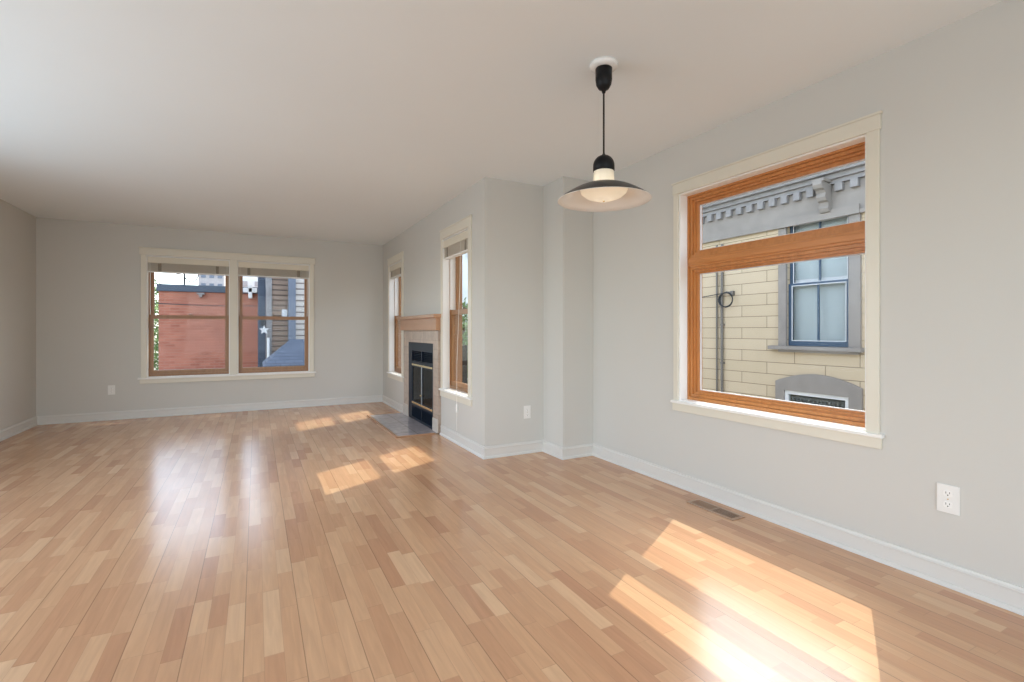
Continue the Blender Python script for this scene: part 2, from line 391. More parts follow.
def wall_y(name, x0, x1, y0, y1, holes, label):
    """wall spanning x0..x1, thickness y0..y1, holes = (xa, xb, za, zb)"""
    m = MB(); cur = x0
    for xa, xb, za, zb in sorted(holes):
        m.box(cur, xa, y0, y1, 0, H); m.box(xa, xb, y0, y1, 0, za); m.box(xa, xb, y0, y1, zb, H); cur = xb
    m.box(cur, x1, y0, y1, 0, H)
    return struct(m.build(name, M['wall']), label, 'wall')
def wall_x(name, x0, x1, y0, y1, holes, label):
    m = MB(); cur = y0
    for ya, yb, za, zb in sorted(holes):
        m.box(x0, x1, cur, ya, 0, H); m.box(x0, x1, ya, yb, 0, za); m.box(x0, x1, ya, yb, zb, H); cur = yb
    m.box(x0, x1, cur, y1, 0, H)
    return struct(m.build(name, M['wall']), label, 'wall')

BW1, BW2, BZ0, BZ1 = (-1.237, -0.317), (-0.226, 0.691), 0.507, 2.075      # far windows
FW1, FW2, FZ0, FZ1 = (6.53, 7.25), (4.19, 4.91), 0.49, 2.075            # narrow windows beside the fireplace
RWY, RZ0, RZ1 = (1.299, 2.503), 0.61, 2.080                              # big right window
wall_y('wall_back', XL - WT, XF + WT, YB, YB + WT, [BW1 + (BZ0, BZ1), BW2 + (BZ0, BZ1)], 'pale grey far wall holding the pair of windows')
wall_x('wall_left', XL - WT, XL, YR, YB, [(0.4, 4.8, 0.3, 2.2)], 'pale grey left wall meeting the far wall')
wall_x('wall_fireplace_side', XF, XF + WT, YF, YB, [FW1 + (FZ0, FZ1), FW2 + (FZ0, FZ1)], 'pale grey wall with the fireplace and two narrow windows')
m = MB().box(XF + WT, XM + WT, YF, YF + WT, 0, H)
m.box(XM, XM + WT, YM, YF, 0, H); m.box(XM + WT, XR + WT, YM, YM + WT, 0, H)
struct(m.build('wall_return', M['wall']), 'stepped grey wall corners between the narrow window and the right wall', 'wall')
wall_x('wall_right', XR, XR + WT, YR, YM, [RWY + (RZ0, RZ1)], 'pale grey right wall around the large window')
wall_y('wall_rear', XL - WT, XR + WT, YR - WT, YR, [(-2.0, 2.4, 0.2, 2.3)], 'wall behind the camera with a wide opening')  # unseen opening added to let more sky light in

# baseboards: profile (distance from wall, height)
PROF = [(0, 0), (0.026, 0), (0.025, 0.010), (0.020, 0.018), (0.013, 0.021), (0.013, 0.078), (0.017, 0.081), (0.017, 0.087), (0.012, 0.092), (0.010, 0.102), (0, 0.102)]
def baseboard(name, a, b, n, label, m0=0.0, m1=0.0):
    """a->b along the wall foot, n = unit vector into the room; m0/m1: +1 lengthens with distance (outer corner), -1 shortens (inner corner)"""
    a = Vector((a[0], a[1], 0)); b = Vector((b[0], b[1], 0)); t = (b - a).normalized(); n = Vector((n[0], n[1], 0))
    m = MB(); A = [m.bm.verts.new(a + n * d - t * d * m0 + Vector((0, 0, z + 0.0005))) for d, z in PROF]
    B = [m.bm.verts.new(b + n * d + t * d * m1 + Vector((0, 0, z + 0.0005))) for d, z in PROF]
    m.bm.faces.new(A); m.bm.faces.new(list(reversed(B)))
    for k in range(len(PROF)):
        j = (k + 1) % len(PROF); m.bm.faces.new([A[k], B[k], B[j], A[j]])
    return struct(m.build(name, M['base']), label, 'baseboard')
baseboard('baseboard_left', (XL, YR), (XL, YB), (1, 0), 'white baseboard along the left wall', 0, -1)
baseboard('baseboard_back', (XL, YB), (XF, YB), (0, -1), 'white baseboard under the pair of far windows', -1, -1)
baseboard('baseboard_far_corner', (XF, YB), (XF, 6.47), (-1, 0), 'white baseboard between far corner and fireplace', -1, 0)
baseboard('baseboard_fireplace_side', (XF, 4.94), (XF, YF), (-1, 0), 'white baseboard below the nearer narrow window', 0, 1)
baseboard('baseboard_return', (XF, YF), (XM, YF), (0, -1), 'white baseboard on the short wall with a small outlet', 1, -1)
baseboard('baseboard_column', (XM, YF), (XM, YM), (-1, 0), 'short white baseboard on the side of the wall step', -1, 1)
baseboard('baseboard_corner', (XM, YM), (XR, YM), (0, -1), 'short white baseboard facing the room at the wall step', 1, -1)
baseboard('baseboard_right', (XR, YM), (XR, YR), (-1, 0), 'long white baseboard under the large right window', -1, 0)

# ------------------------------------------------------------ windows (local: x along wall, y outward, z up)
def casing(root, W, z0, z1, cl, cr, head=0.085, horn=0.012):
    m = MB()
    m.box(-cl, 0, -0.012, 0, z0, z1, 0.002); m.box(W, W + cr, -0.012, 0, z0, z1, 0.002)
    m.box(-cl - horn * .5, W + cr + horn * .5, -0.015, 0, z1, z1 + head, 0.002)
    m.box(-cl - horn, W + cr + horn, -0.020, 0, z1 + head, z1 + head + 0.012, 0.003)
    return m.build('casing', M['trim'], root)
def stool(root, W, z0, cl, cr, jd, apr=0.062):
    m = MB().box(-cl - 0.012, W + cr + 0.02, -0.030, -0.0005, z0 - 0.016, z0 + 0.002, 0.004)
    m.box(0.001, W - 0.001, -0.0005, jd, z0 + 0.0005, z0 + 0.006)
    s = m.build('stool', M['jamb'], root)
    a = MB().box(-cl - 0.006, W + cr + 0.010, -0.015, -0.0005, z0 - 0.016 - apr, z0 - 0.017, 0.003).build('apron', M['trim'], root)
    return s, a
def jamb(root, W, z0, z1, jd):
    return MB().ring(0.0005, W - 0.0005, z0 + 0.006, z1 - 0.0005, 0.0, jd, 0.010, wb=0.002).build('jamb', M['jamb'], root)
def double_hung(name, W, z0, z1, meet, jd=0.075, fw=0.022, st=0.036):
    root = empty(name)
    jamb(root, W, z0, z1, jd)
    MB().ring(0.0005, W - 0.0005, z0 + 0.0005, z1 - 0.0005, jd + 0.0005, WT - 0.005, fw, wb=0.035, wt=0.03, bev=0.002).build('window_frame', M['woodbr'], root)
    MB().box(fw + .0002, fw + .003, jd + .001, jd + .0615, meet + .03, z1 - .031).box(W - fw - .003, W - fw - .0002, jd + .001, jd + .0615, meet + .03, z1 - .031).box(fw + .003, W - fw - .003, jd + .001, jd + .0615, z1 - .034, z1 - .0305).build('track', M['jamb'], root)
    a, b = fw + 0.001, W - fw - 0.001
    s = MB().ring(a, b, z0 + 0.036, meet + 0.024, jd + 0.012, jd + 0.048, st, wb=0.048, wt=0.048, bev=0.003).build('lower_sash', M['woodbr'], root)
    MB().box(a + st + .001, b - st - .001, jd + 0.027, jd + 0.031, z0 + 0.085, meet - 0.025).build('glass_pane', M['glass'], s)
    k = MB().box(W / 2 - 0.03, W / 2 + 0.03, jd + 0.014, jd + 0.045, meet + 0.0245, meet + 0.032, 0.002)
    k.tube([(W / 2 - 0.005, jd + 0.03, meet + 0.032), (W / 2 - 0.005, jd + 0.03, meet + 0.044)], 0.010, 10)
    k.box(W / 2 - 0.005, W / 2 + 0.028, jd + 0.024, jd + 0.036, meet + 0.040, meet + 0.047, 0.002)
    k.build('sash_lock', M['tape'], s)
    u = MB().ring(a, b, meet - 0.018, z1 - 0.031, jd + 0.062, jd + 0.098, st, wb=0.036, wt=0.045, bev=0.003).build('upper_sash', M['woodbr'], root)
    MB().box(a + st + .001, b - st - .001, jd + 0.077, jd + 0.081, meet + 0.019, z1 - 0.077).build('glass_pane', M['glass'], u)
    return root
def blind(name, W, zt, zb, cordx, label, cord_drop=0.0, tapes=(0.15, 0.84)):
    root = empty(name)
    MB().box(0.012, W - 0.012, 0.002, 0.010, zt - 0.096, zt - 0.022, 0.002).build('valance', M['blindrail'], root)
    MB().box(0.012, W - 0.012, 0.014, 0.062, zt - 0.050, zt - 0.012).build('headrail', M['blindwhite'], root)
    s = MB(); n = 21; top = zt - 0.062; bot = zb + 0.017
    for k in range(n):
        z = bot + (top - bot) * (k + 0.5) / n; s.box(0.010, W - 0.010, 0.012, 0.060, z - 0.0018, z + 0.0018)
    s.build('slats', M['blind'], root)
    for f in tapes:
        MB().box(W * f - 0.018, W * f + 0.018, 0.0105, 0.0115, zb + 0.017, zt - 0.099).build('tape', M['tape'], root)
    MB().box(0.009, W - 0.009, 0.010, 0.062, zb, zb + 0.016, 0.003).build('bottom_rail', M['blindwhite'], root)
    for f in (0.035, 0.965):
        c = MB()
        for dx in (-0.006, 0.006): c.tube([(W * f + dx, 0.0085, zt - 0.10), (W * f + dx, 0.0085, zb + 0.004)], 0.0022, 6)
        c.build('ladder_cord', M['cord'], root)
    if cord_drop:
        pts = [(cordx, 0.004, zt - 0.1), (cordx, -0.002, zt - 0.5), (cordx, -0.034, zt - 1.3), (cordx, -0.036, cord_drop)]
        c = MB().tube(pts, 0.002, 6).build('pull_cord', M['cord'], root)
        MB().lathe([(0.003, .40), (0.007, .385), (0.009, .33), (0.005, .315)], cordx, -0.036, 10, True, True).build('tassel', M['blindwhite'], c, True)
    tag(root, label, 'blind', 'raised blinds in the windows')
    return root
def place(o, wall, at):
    if wall == 'back': o.location = (at, YB, 0)
    elif wall == 'fire': o.location = (XF, at, 0); o.rotation_euler = (0, 0, R(-90))
    else: o.location = (XR, at, 0); o.rotation_euler = (0, 0, R(-90))
    return o

WB = BW1[1] - BW1[0]
w1 = place(double_hung('window_1', WB, BZ0, BZ1, 1.287), 'back', BW1[0]); struct(w1, 'left of the two brown sash windows in the far wall', 'window')
w2 = place(double_hung('window_2', BW2[1] - BW2[0], BZ0, BZ1, 1.287), 'back', BW2[0]); struct(w2, 'right of the two brown sash windows in the far wall', 'window')
for wn_, W_ in ((w1, WB), (w2, BW2[1] - BW2[0])):
    MB().box(0.001, W_ - 0.001, -0.0005, 0.075, BZ0 + 0.0005, BZ0 + 0.006).build('sill', M['jamb'], wn_)
# shared casing of the pair
tr = empty('trim_1', (BW1[0], YB, 0)); Wt = BW2[1] - BW1[0]; cw = 0.056
m = MB().box(-cw, 0, -0.014, 0, BZ0, BZ1, .002); m.box(Wt, Wt + cw, -0.018, 0, BZ0, BZ1, .002)
m.box(WB, BW2[0] - BW1[0], -0.018, 0, BZ0, BZ1, .002); m.box(-cw - .015, Wt + cw + .015, -.024, 0, BZ1, BZ1 + .08, .002)
m.box(-cw - .025, Wt + cw + .025, -.033, 0, BZ1 + .08, BZ1 + .092, .003); m.build('casing', M['trim'], tr)
MB().box(-cw - .03, Wt + cw + .03, -.045, -.0005, BZ0 - .018, BZ0 + .002, .004).build('stool', M['jamb'], tr)
MB().box(-cw - .012, Wt + cw + .012, -.022, -.0005, BZ0 - .075, BZ0 - .019, .003).build('apron', M['trim'], tr)
struct(tr, 'cream casing shared by the two far windows', 'window casing')

w3 = place(double_hung('window_3', FW1[1] - FW1[0], FZ0, FZ1, 1.30), 'fire', FW1[1]); struct(w3, 'narrow sash window between the far corner and fireplace', 'window')
w4 = place(double_hung('window_4', FW2[1] - FW2[0], FZ0, FZ1, 1.30), 'fire', FW2[1]); struct(w4, 'narrow sash window between fireplace and wall corner', 'window')
for ww in (w3, w4):
    casing(ww, 0.72, FZ0, FZ1, 0.035, 0.075); stool(ww, 0.72, FZ0, 0.035, 0.075, 0.074)
place(blind('window_blind', WB, BZ1, 1.858, 0.06, 'raised beige blind in the left far window'), 'back', BW1[0])
place(blind('window_blind', BW2[1] - BW2[0], BZ1, 1.862, 0.86, 'raised beige blind in the right far window'), 'back', BW2[0])
place(blind('window_blind', 0.72, FZ1, 1.875, 0.6, 'raised beige blind in the narrow window left of the fireplace'), 'fire', FW1[1])
b4 = place(blind('window_blind', 0.72, FZ1, 1.862, 0.50, 'raised beige blind in the narrow window right of the fireplace', 0.14), 'fire', FW2[1])

# big right window: awning light over a fixed light
W5 = RWY[1] - RWY[0]
w5 = empty('window_5')
casing(w5, W5, RZ0, RZ1, 0.042, 0.056, head=0.072); stool(w5, W5, RZ0, 0.042, 0.056, 0.072, apr=0.055); jamb(w5, W5, RZ0, RZ1, 0.072)
f = MB().ring(0.0005, W5 - 0.0005, RZ0 + 0.0065, RZ1 - 0.0005, 0.0725, 0.21, 0.022, wr=0.013, bev=0.003)
f.build('window_frame', M['woodor'], w5)
TB0, TB1 = 1.515, 1.672
for nm, za, zb in (('awning_sash', TB1 - 0.045, RZ1 - 0.0235), ('fixed_sash', RZ0 + 0.0295, TB0 + 0.045)):
    m = MB().ring(0.0235, W5 - 0.0135, za, zb, 0.084, 0.180, 0.020, wr=0.014, bev=0.003)
    m.ring(0.0437, W5 - 0.0277, za + 0.0202, zb - 0.0202, 0.097, 0.150, 0.016, wr=0.012, bev=0.003)
    m.ring(0.0599, W5 - 0.0399, za + 0.0364, zb - 0.0364, 0.109, 0.136, 0.022, wr=0.018, wt=0.012 if nm == 'fixed_sash' else 0.022, wb=0.012, bev=0.003)
    s = m.build(nm, M['woodor'], w5)
    MB().ring(0.082, W5 - 0.058, za + 0.0488, zb - (0.0488 if nm == 'fixed_sash' else 0.0588), 0.118, 0.132, 0.004).build('glazing_bead', M['white_ext'], s)
    MB().box(0.0825, W5 - 0.0582, 0.123, 0.128, za + 0.049, zb - 0.049).build('glass_pane', M['glass'], s)
m = MB().box(0.0235, W5 - 0.0135, 0.076, 0.20, TB0 + 0.0455, TB1 - 0.0455, 0.003)
m.box(0.0235, W5 - 0.0135, 0.068, 0.0755, TB0 + 0.060, TB1 - 0.060, 0.003)
m.build('transom_bar', M['woodorh'], w5)
place(w5, 'right', RWY[1]); struct(w5, 'large orange-stained window with a transom light over a fixed pane', 'window')

# ------------------------------------------------------------ fireplace
FY0, FY1 = 4.953, 6.387
fp = empty('fireplace', (XF, 5.0, 0))
def P(m, name, mat, par=None, smooth=False):
    o = m.build(name, mat, par if par is not None else fp, smooth)
    if (par is None or par is fp): o.location = (-XF, -5.0, 0)
    return o
SX = XF - 0.032
IY0, IY1, IZ1 = 5.133, 6.108, 0.965
m = MB().box(SX, XF - .0005, FY0 + .01, IY0, 0.01, 1.11, .002); m.box(SX, XF - .0005, IY1, FY1 - .06, 0.01, 1.11, .002)
m.box(SX, XF - .0005, IY0, IY1, IZ1, 1.11)
P(m, 'tile_surround', M['marble'])
for a, b in ((FY0 + .0, IY0 - .003), (IY1 + .003, FY1 - .05)):
    P(MB().box(SX - .010, SX - .0005, a, b, 0.012, 0.155, .003), 'plinth_block', M['plinth'])
m = MB().box(XF - 0.062, XF - .0005, FY0 - .002, FY1 + .007, 1.1105, 1.246, .003)
mant = P(m, 'mantel', M['mantel'])
P(MB().box(XF - 0.095, XF - .0005, FY0 - .03, FY1 + .035, 1.2465, 1.286, .004), 'mantel_shelf', M['mantel'])
FX = SX + 0.004
m = MB()
m.box(FX, FX + .02, IY0 + .002, IY0 + .03, 0.012, IZ1 - .002); m.box(FX, FX + .02, IY1 - .145, IY1 - .002, 0.012, IZ1 - .002)  # wide far strip is recess shadow built as dark metal
m.box(FX, FX + .02, IY0 + .03, IY1 - .145, 0.86, IZ1 - .002); m.box(FX, FX + .02, IY0 + .03, IY1 - .145, 0.012, 0.04)
m.box(FX, FX + .02, IY0 + .03, IY1 - .145, 0.176, 0.200); m.box(FX, FX + .02, IY0 + .03, IY1 - .145, 0.705, 0.735)
CY = (IY0 + .03 + IY1 - .145) / 2
m.box(FX, FX + .02, CY - .012, CY + .012, 0.735, 0.86); m.box(FX, FX + .02, CY - .012, CY + .012, 0.04, 0.176)
P(m, 'metal_face_and_shade', M['fireblack'])
def louvre(name, z0, z1, n):
    m = MB()
    for k in range(n):
        z = z0 + (z1 - z0) * (k + .5) / n; h = (z1 - z0) / n * .62
        for a, b in ((IY0 + .032, CY - .013), (CY + .013, IY1 - .147)):
            m.prism([(FX + .001, a, z - h * .5), (FX - .004, a, z - h * .35), (FX + .016, a, z + h * .5), (FX + .018, a, z + h * .3)], (0, b - a, 0))
    m.box(FX + .021, FX + .026, IY0 + .003, IY1 - .003, z0, z1)
    return P(m, name, M['fireblack'])
louvre('louvre_panel', 0.737, 0.858, 6); louvre('louvre_panel', 0.042, 0.174, 7)
for a, b in ((IY0 + .033, CY - .004), (CY + .004, IY1 - .148)):
    d = MB(); d.box(FX + .002, FX + .016, a, a + .018, .201, .704); d.box(FX + .002, FX + .016, b - .018, b, .201, .704)
    d.box(FX + .002, FX + .016, a + .018, b - .018, .201, .243); d.box(FX + .002, FX + .016, a + .018, b - .018, .663, .704)
    dd = P(d, 'glass_door', M['fireblack'])
    P(MB().box(FX - .004, FX + .0015, a, b, .678, .700, .002), 'brass_trim', M['brass'], dd).location = (0, 0, 0)
    P(MB().box(FX - .004, FX + .0015, a, b, .208, .232, .002), 'brass_trim', M['brass'], dd).location = (0, 0, 0)
    P(MB().box(FX + .007, FX + .011, a + .0185, b - .0185, .245, .661), 'glass_pane', M['fireglass'], dd)
    e0, e1 = (b - .012, b) if a < CY - .1 else (a, a + .008)
    P(MB().box(FX - .003, FX + .0015, e0, e1, .2325, .6775, .001), 'edge_trim', M['steel'], dd)
    hy = CY - .02 if a < CY - .1 else CY + .02
    kb = P(MB().lathe([(0.003, .0), (0.009, .004), (0.010, .012), (0.004, .018)], 0, 0, 12, True, True), 'door_knob', M['brass'], dd, True)
    kb.rotation_euler = (0, R(-90), 0); kb.location = (FX + .0015, hy, .34)
P(MB().box(FX + .03, XF + .38, IY0 + .01, IY1 - .01, .02, .03).box(XF + .37, XF + .38, IY0 + .01, IY1 - .01, .03, .93).box(FX + .03, XF + .37, IY0 + .01, IY0 + .02, .03, .93).box(FX + .03, XF + .37, IY1 - .02, IY1 - .01, .03, .93).box(FX + .03, XF + .38, IY0 + .01, IY1 - .01, .93, .94), 'firebox', M['firedark'])
tag(fp, 'gas fireplace with pinkish stone surround, wooden mantel and black louvred front', 'fireplace')
he = empty('hearth', (1.52, 5.7, 0))
def P2(m, n, mat):
    o = m.build(n, mat, he); o.location = (-1.52, -5.7, 0); return o
P2(MB().box(1.305, XF - .001, 5.015, 6.435, 0.0005, 0.009), 'stone_tiles', M['slate'])
P2(MB().box(1.275, 1.3045, 4.985, 6.465, 0.0005, 0.012, .003).box(1.3048, 1.70, 4.985, 5.0145, 0.0005, 0.012, .003).box(1.3048, 1.70, 6.4355, 6.465, 0.0005, 0.012, .003), 'wooden_border', M['mantel'])
tag(he, 'flat grey stone tile hearth on the floor before the fireplace', 'hearth')

# ------------------------------------------------------------ pendant lamp
PX, PY = 1.535, 1.93
pl = empty('pendant_lamp', (PX, PY, H))

zc = lambda z: z - H
MB().lathe([(0.001, zc(2.4395)), (0.068, zc(2.4395)), (0.070, zc(2.432)), (0.066, zc(2.420)), (0.040, zc(2.416)), (0.001, zc(2.416))], 0, 0, 48).build('ceiling_rose', M['shadein'], pl, True)
MB().lathe([(0.001, zc(2.4155)), (0.041, zc(2.4155)), (0.041, zc(2.36)), (0.037, zc(2.335)), (0.026, zc(2.316)), (0.011, zc(2.308)), (0.008, zc(2.295)), (0.006, zc(2.293)), (0.0005, zc(2.293))], 0, 0, 40).build('ceiling_cup', M['black'], pl, True)
MB().tube([(0, 0, zc(2.2925)), (0, 0, zc(1.993))], 0.0045, 12).build('cord', M['black'], pl, True)
prof = [(0.0005, 1.992), (0.006, 1.992), (0.009, 1.986)] + [(0.053 * math.sin(a), 1.932 + 0.053 * math.cos(a)) for a in [R(18 + 9 * k) for k in range(9)]] + [(0.053, 1.905), (0.050, 1.9035), (0.0005, 1.9035)]
MB().lathe([(r, zc(z)) for r, z in prof], 0, 0, 48).build('dome_cap', M['black'], pl, True)
MB().lathe([(0.049, zc(1.903)), (0.050, zc(1.87)), (0.050, zc(1.834)), (0.046, zc(1.834)), (0.046, zc(1.903)), (0.049, zc(1.903))], 0, 0, 72, rib=0.02).build('ribbed_glass', M['opal'], pl)
outer = [(0.0515, 1.843), (0.075, 1.840), (0.105, 1.831), (0.14, 1.817), (0.175, 1.798), (0.205, 1.779), (0.228, 1.761)]
sh = MB().lathe([(r, zc(z)) for r, z in outer], 0, 0, 72).build('lamp_shade', M['shade'], pl, True)
inner = [(0.2285, 1.7605), (0.231, 1.7595), (0.2285, 1.7580), (0.203, 1.7740), (0.173, 1.7925), (0.138, 1.8115), (0.104, 1.8255), (0.075, 1.8340), (0.0515, 1.8370), (0.0515, 1.8425)]
MB().lathe([(r, zc(z)) for r, z in inner], 0, 0, 72).build('shade_lining', M['shadein'], sh, True)
MB().lathe([(0.049, zc(1.8325)), (0.118, zc(1.814)), (0.112, zc(1.796)), (0.090, zc(1.778)), (0.060, zc(1.766)), (0.034, zc(1.760)), (0.033, zc(1.757)), (0.001, zc(1.757))], 0, 0, 48).build('diffuser', M['opal'], pl, True)
MB().lathe([(0.0005, zc(1.7565)), (0.006, zc(1.7565)), (0.006, zc(1.753)), (0.003, zc(1.751)), (0.0005, zc(1.751))], 0, 0, 20).build('finial', M['brass'], pl, True)
bl = bpy.data.lights.new('lining_fill', 'POINT'); bl.energy = 0.2; bl.color = (1.0, 0.93, 0.84); bl.shadow_soft_size = 0.02  # small point lamp added to brighten the shade lining
bo = bpy.data.objects.new('lining_fill', bl); COL.objects.link(bo); bo.parent = pl; bo.location = (0, 0, zc(1.842))
tag(pl, 'black pendant lamp with wide shallow shade hanging from the ceiling', 'lamp')

# ------------------------------------------------------------ outlets (local: x right, -y out of the wall, z up)
def outlet(label, loc, rz, W=0.07, Hh=0.115):
    root = empty('wall_outlet', loc, rz)
    MB().box(-W / 2, W / 2, -0.006, -0.0005, -Hh / 2, Hh / 2, 0.002).build('cover_plate', M['plastic'], root)
    for dz in (0.024, -0.024):
        n = 24; pts = []
        for k in range(n):
            a = 2 * math.pi * k / n; x = 0.017 * math.cos(a); z = 0.017 * math.sin(a); z = max(-0.0125, min(0.0125, z)); pts.append((x, -0.0061, dz + z))
        s = MB().prism(pts, (0, -0.002, 0)).build('socket', M['jamb'], root)
        m = MB().box(-.0075, -.0055, -.0086, -.0082, dz - .001, dz + .008); m.box(.0052, .0075, -.0086, -.0082, dz, dz + .0075)
        m.tube([(0, -.0082, dz - .0065), (0, -.0086, dz - .0065)], 0.0026, 10); m.build('slot', M['slot'], s)
    MB().tube([(0, -.0061, 0), (0, -.0075, 0)], 0.003, 10).build('screw', M['brass'], root)
    return tag(root, label, 'outlet')
outlet('white outlet low on the far wall left of the windows', (-1.588, YB, 0.371), 0)
outlet('white outlet on the short wall near the stepped corners', (2.172, YF, 0.371), 0)
outlet('large white outlet on the right wall below the big window', (XR, 0.982, 0.378), R(-90), 0.080, 0.122)

# ------------------------------------------------------------ floor register
fr = empty('floor_register', (2.512, 2.075, 0))
MB_ = MB()
x0, x1, y0, y1 = -0.055, 0.055, -0.172, 0.172
b = MB_.bm
MB_.box(x0, x1, y0, y0 + .018, .0006, .006, .001); MB_.box(x0, x1, y1 - .018, y1, .0006, .006, .001)
MB_.box(x0, x0 + .016, y0 + .018, y1 - .018, .0006, .006); MB_.box(x1 - .016, x1, y0 + .018, y1 - .018, .0006, .006); MB_.box(x0 + .016, x1 - .016, -.008, .008, .0006, .006)
MB_.build('frame', M['registerm'], fr)
MB().box(x0 + .017, x1 - .017, y0 + .019, -.009, .0006, .0012).build('throat', M['registerd'], fr)
MB().box(x0 + .017, x1 - .017, .009, y1 - .019, .0006, .0035).build('damper', M['registerm'], fr)
m = MB()
for k in range(16):
    for s_ in (-1, 1):
        yy = s_ * (.014 + k * .0092); m.box(x0 + .0165, x1 - .0165, yy - .0016, yy + .0016, .0038, .0056)
m.build('louvres', M['registerm'], fr)
tag(fr, 'tan metal floor register beside the right wall', 'floor vent')

# ============================================================ outside
GZ = -3.0
tag(MB().box(-30, 40, -20, 60, GZ - .2, GZ).build('ground', M['ground']), 'paved ground outside between the houses', 'ground', kind='structure')
struct(MB().box(XL - WT, XF + WT, YR - WT, YB + WT, GZ, -0.121).box(XF + WT, XR + WT, YR - WT, YM + WT, GZ, -0.121).build('lower_storey', M['extwall']), 'storey of the same house below the room', 'wall')

# ---- neighbour house, seen through the right window
NX = 7.6
nh = empty('neighbour_house', (NX, 0, GZ))
def Q(m, name, mat, par=None, smooth=False):
    o = m.build(name, mat, par if par is not None else nh, smooth)
    if par is None: o.location = (-NX, 0, -GZ)
    return o
NY0, NY1, NT = -5.0, 6.72, 3.75
# wall with an opening for the window, and for the cellar light
m = MB()
wy0, wy1, wz0, wz1 = 3.93, 4.867, 0.86, 2.83
m.box(NX, NX + .25, NY0, wy0, GZ, NT); m.box(NX, NX + .25, wy1, NY1, GZ, NT); m.box(NX, NX + .25, wy0, wy1, wz1, NT); m.box(NX, NX + .25, wy0, wy1, .146, wz0)
m.box(NX, NX + .25, wy0, wy1, GZ, -.7)
m.box(NX + .25, NX + 7, NY0, NY0 + .25, GZ, NT); m.box(NX + .25, NX + 7, NY1 - .25, NY1, GZ, NT); m.box(NX + 6.75, NX + 7, NY0 + .25, NY1 - .25, GZ, NT)
Q(m, 'siding_wall', M['siding_cream'])
Q(MB().box(NX - .02, NX + 7.1, NY0 - .1, NY1 + .1, NT, NT + .12), 'roof', M['roofing'])
Q(MB().box(NX - .04, NX - .0005, NY0, NY1, 2.79, 3.268).box(NX - .07, NX - .0405, NY0, NY1 + .03, 2.77, 2.83, .008), 'frieze_board', M['greyext'])
Q(MB().box(NX - .030, NX - .0005, NY1 - .16, NY1 + .001, GZ, 2.768), 'corner_board', M['siding_cream'])
m = MB()
for (d, za, zb) in ((0.09, 3.269, 3.33), (0.14, 3.331, 3.40), (0.22, 3.401, 3.48), (0.30, 3.481, 3.60), (0.36, 3.601, 3.74)):
    m.box(NX - d, NX - .0005, NY0, NY1 + d * .5, za, zb)
Q(m, 'cornice', M['greypale'])
n = 0; yk = 6.52
while yk > 2.2:
    if abs(yk - 4.22) > 0.12:
        Q(MB().box(NX - .11, NX - .0405, yk - .052, yk + .052, 3.150, 3.268, .004), 'dentil', M['greypale'])
    yk -= 0.207
def bracket(yc):
    pr = [(0, 3.268), (-.27, 3.30), (-.28, 3.25), (-.25, 3.20), (-.20, 3.18), (-.17, 3.14), (-.18, 3.08), (-.15, 3.03), (-.10, 3.01), (-.09, 2.96), (-.11, 2.92), (-.08, 2.87), (-.04, 2.86), (0, 2.87)]
    m = MB().prism([(NX - .0405 + a, yc - .065, z) for a, z in pr], (0, .13, 0)); m.box(NX - .30, NX - .0405, yc - .085, yc + .085, 3.295, 3.34)
    Q(m, 'bracket', M['greyext'])
bracket(4.22)
# window
ws = 'window'
m = MB().box(NX - .045, NX - .0005, 3.78, 3.93, .862, 2.768).box(NX - .045, NX - .0005, 4.867, 4.995, .862, 2.768).box(NX - .085, NX - .0705, 3.77, 5.005, 2.768, 2.90)
casx = Q(m, 'window_casing', M['greyext'])
Q(MB().box(NX - .11, NX - .0005, 3.74, 5.14, .80, .861, .008).box(NX - .07, NX - .0005, 3.80, 4.98, .765, .799), 'window_sill', M['greyext'])
def yz_ring(m, x0, x1, y0, y1, z0, z1, w, wt=None, wb=None):
    wt = w if wt is None else wt; wb = w if wb is None else wb
    m.box(x0, x1, y0, y0 + w, z0, z1); m.box(x0, x1, y1 - w, y1, z0, z1); m.box(x0, x1, y0 + w, y1 - w, z0, z0 + wb); m.box(x0, x1, y0 + w, y1 - w, z1 - wt, z1)
    return m
for nm, za, zb, dx in (('lower_sash', .865, 1.86, .02), ('upper_sash', 1.83, 2.825, .06)):
    m = yz_ring(MB(), NX + dx, NX + dx + .035, 3.935, 4.862, za, zb, .06, wb=.085 if dx < .03 else .04, wt=.04)
    m.box(NX + dx + .005, NX + dx + .03, 4.385, 4.412, za + .04, zb - .04)
    s = Q(m, nm, M['blue'])
    yz_ring(MB(), NX + dx - .006, NX + dx - .0005, 3.990, 4.806, za + (.078 if dx < .03 else .034), zb - .034, .011).build('storm_edge', M['white_ext'], s)
    MB().box(NX + dx + .015, NX + dx + .02, 3.996, 4.80, za + .086, zb - .041).build('glass_pane', M['nglass'], s)
m = MB()
for k in range(48):
    z = .90 + k * .040; m.prism([(NX + .13, 3.95, z), (NX + .132, 3.95, z), (NX + .142, 3.95, z + .041), (NX + .140, 3.95, z + .041)], (0, .90, 0))
Q(m, 'venetian_blind', M['white_ext'])
Q(MB().box(NX + .24, NX + .25, 3.9, 4.9, .5, 3.0), 'dark_interior', M['slateblue'])
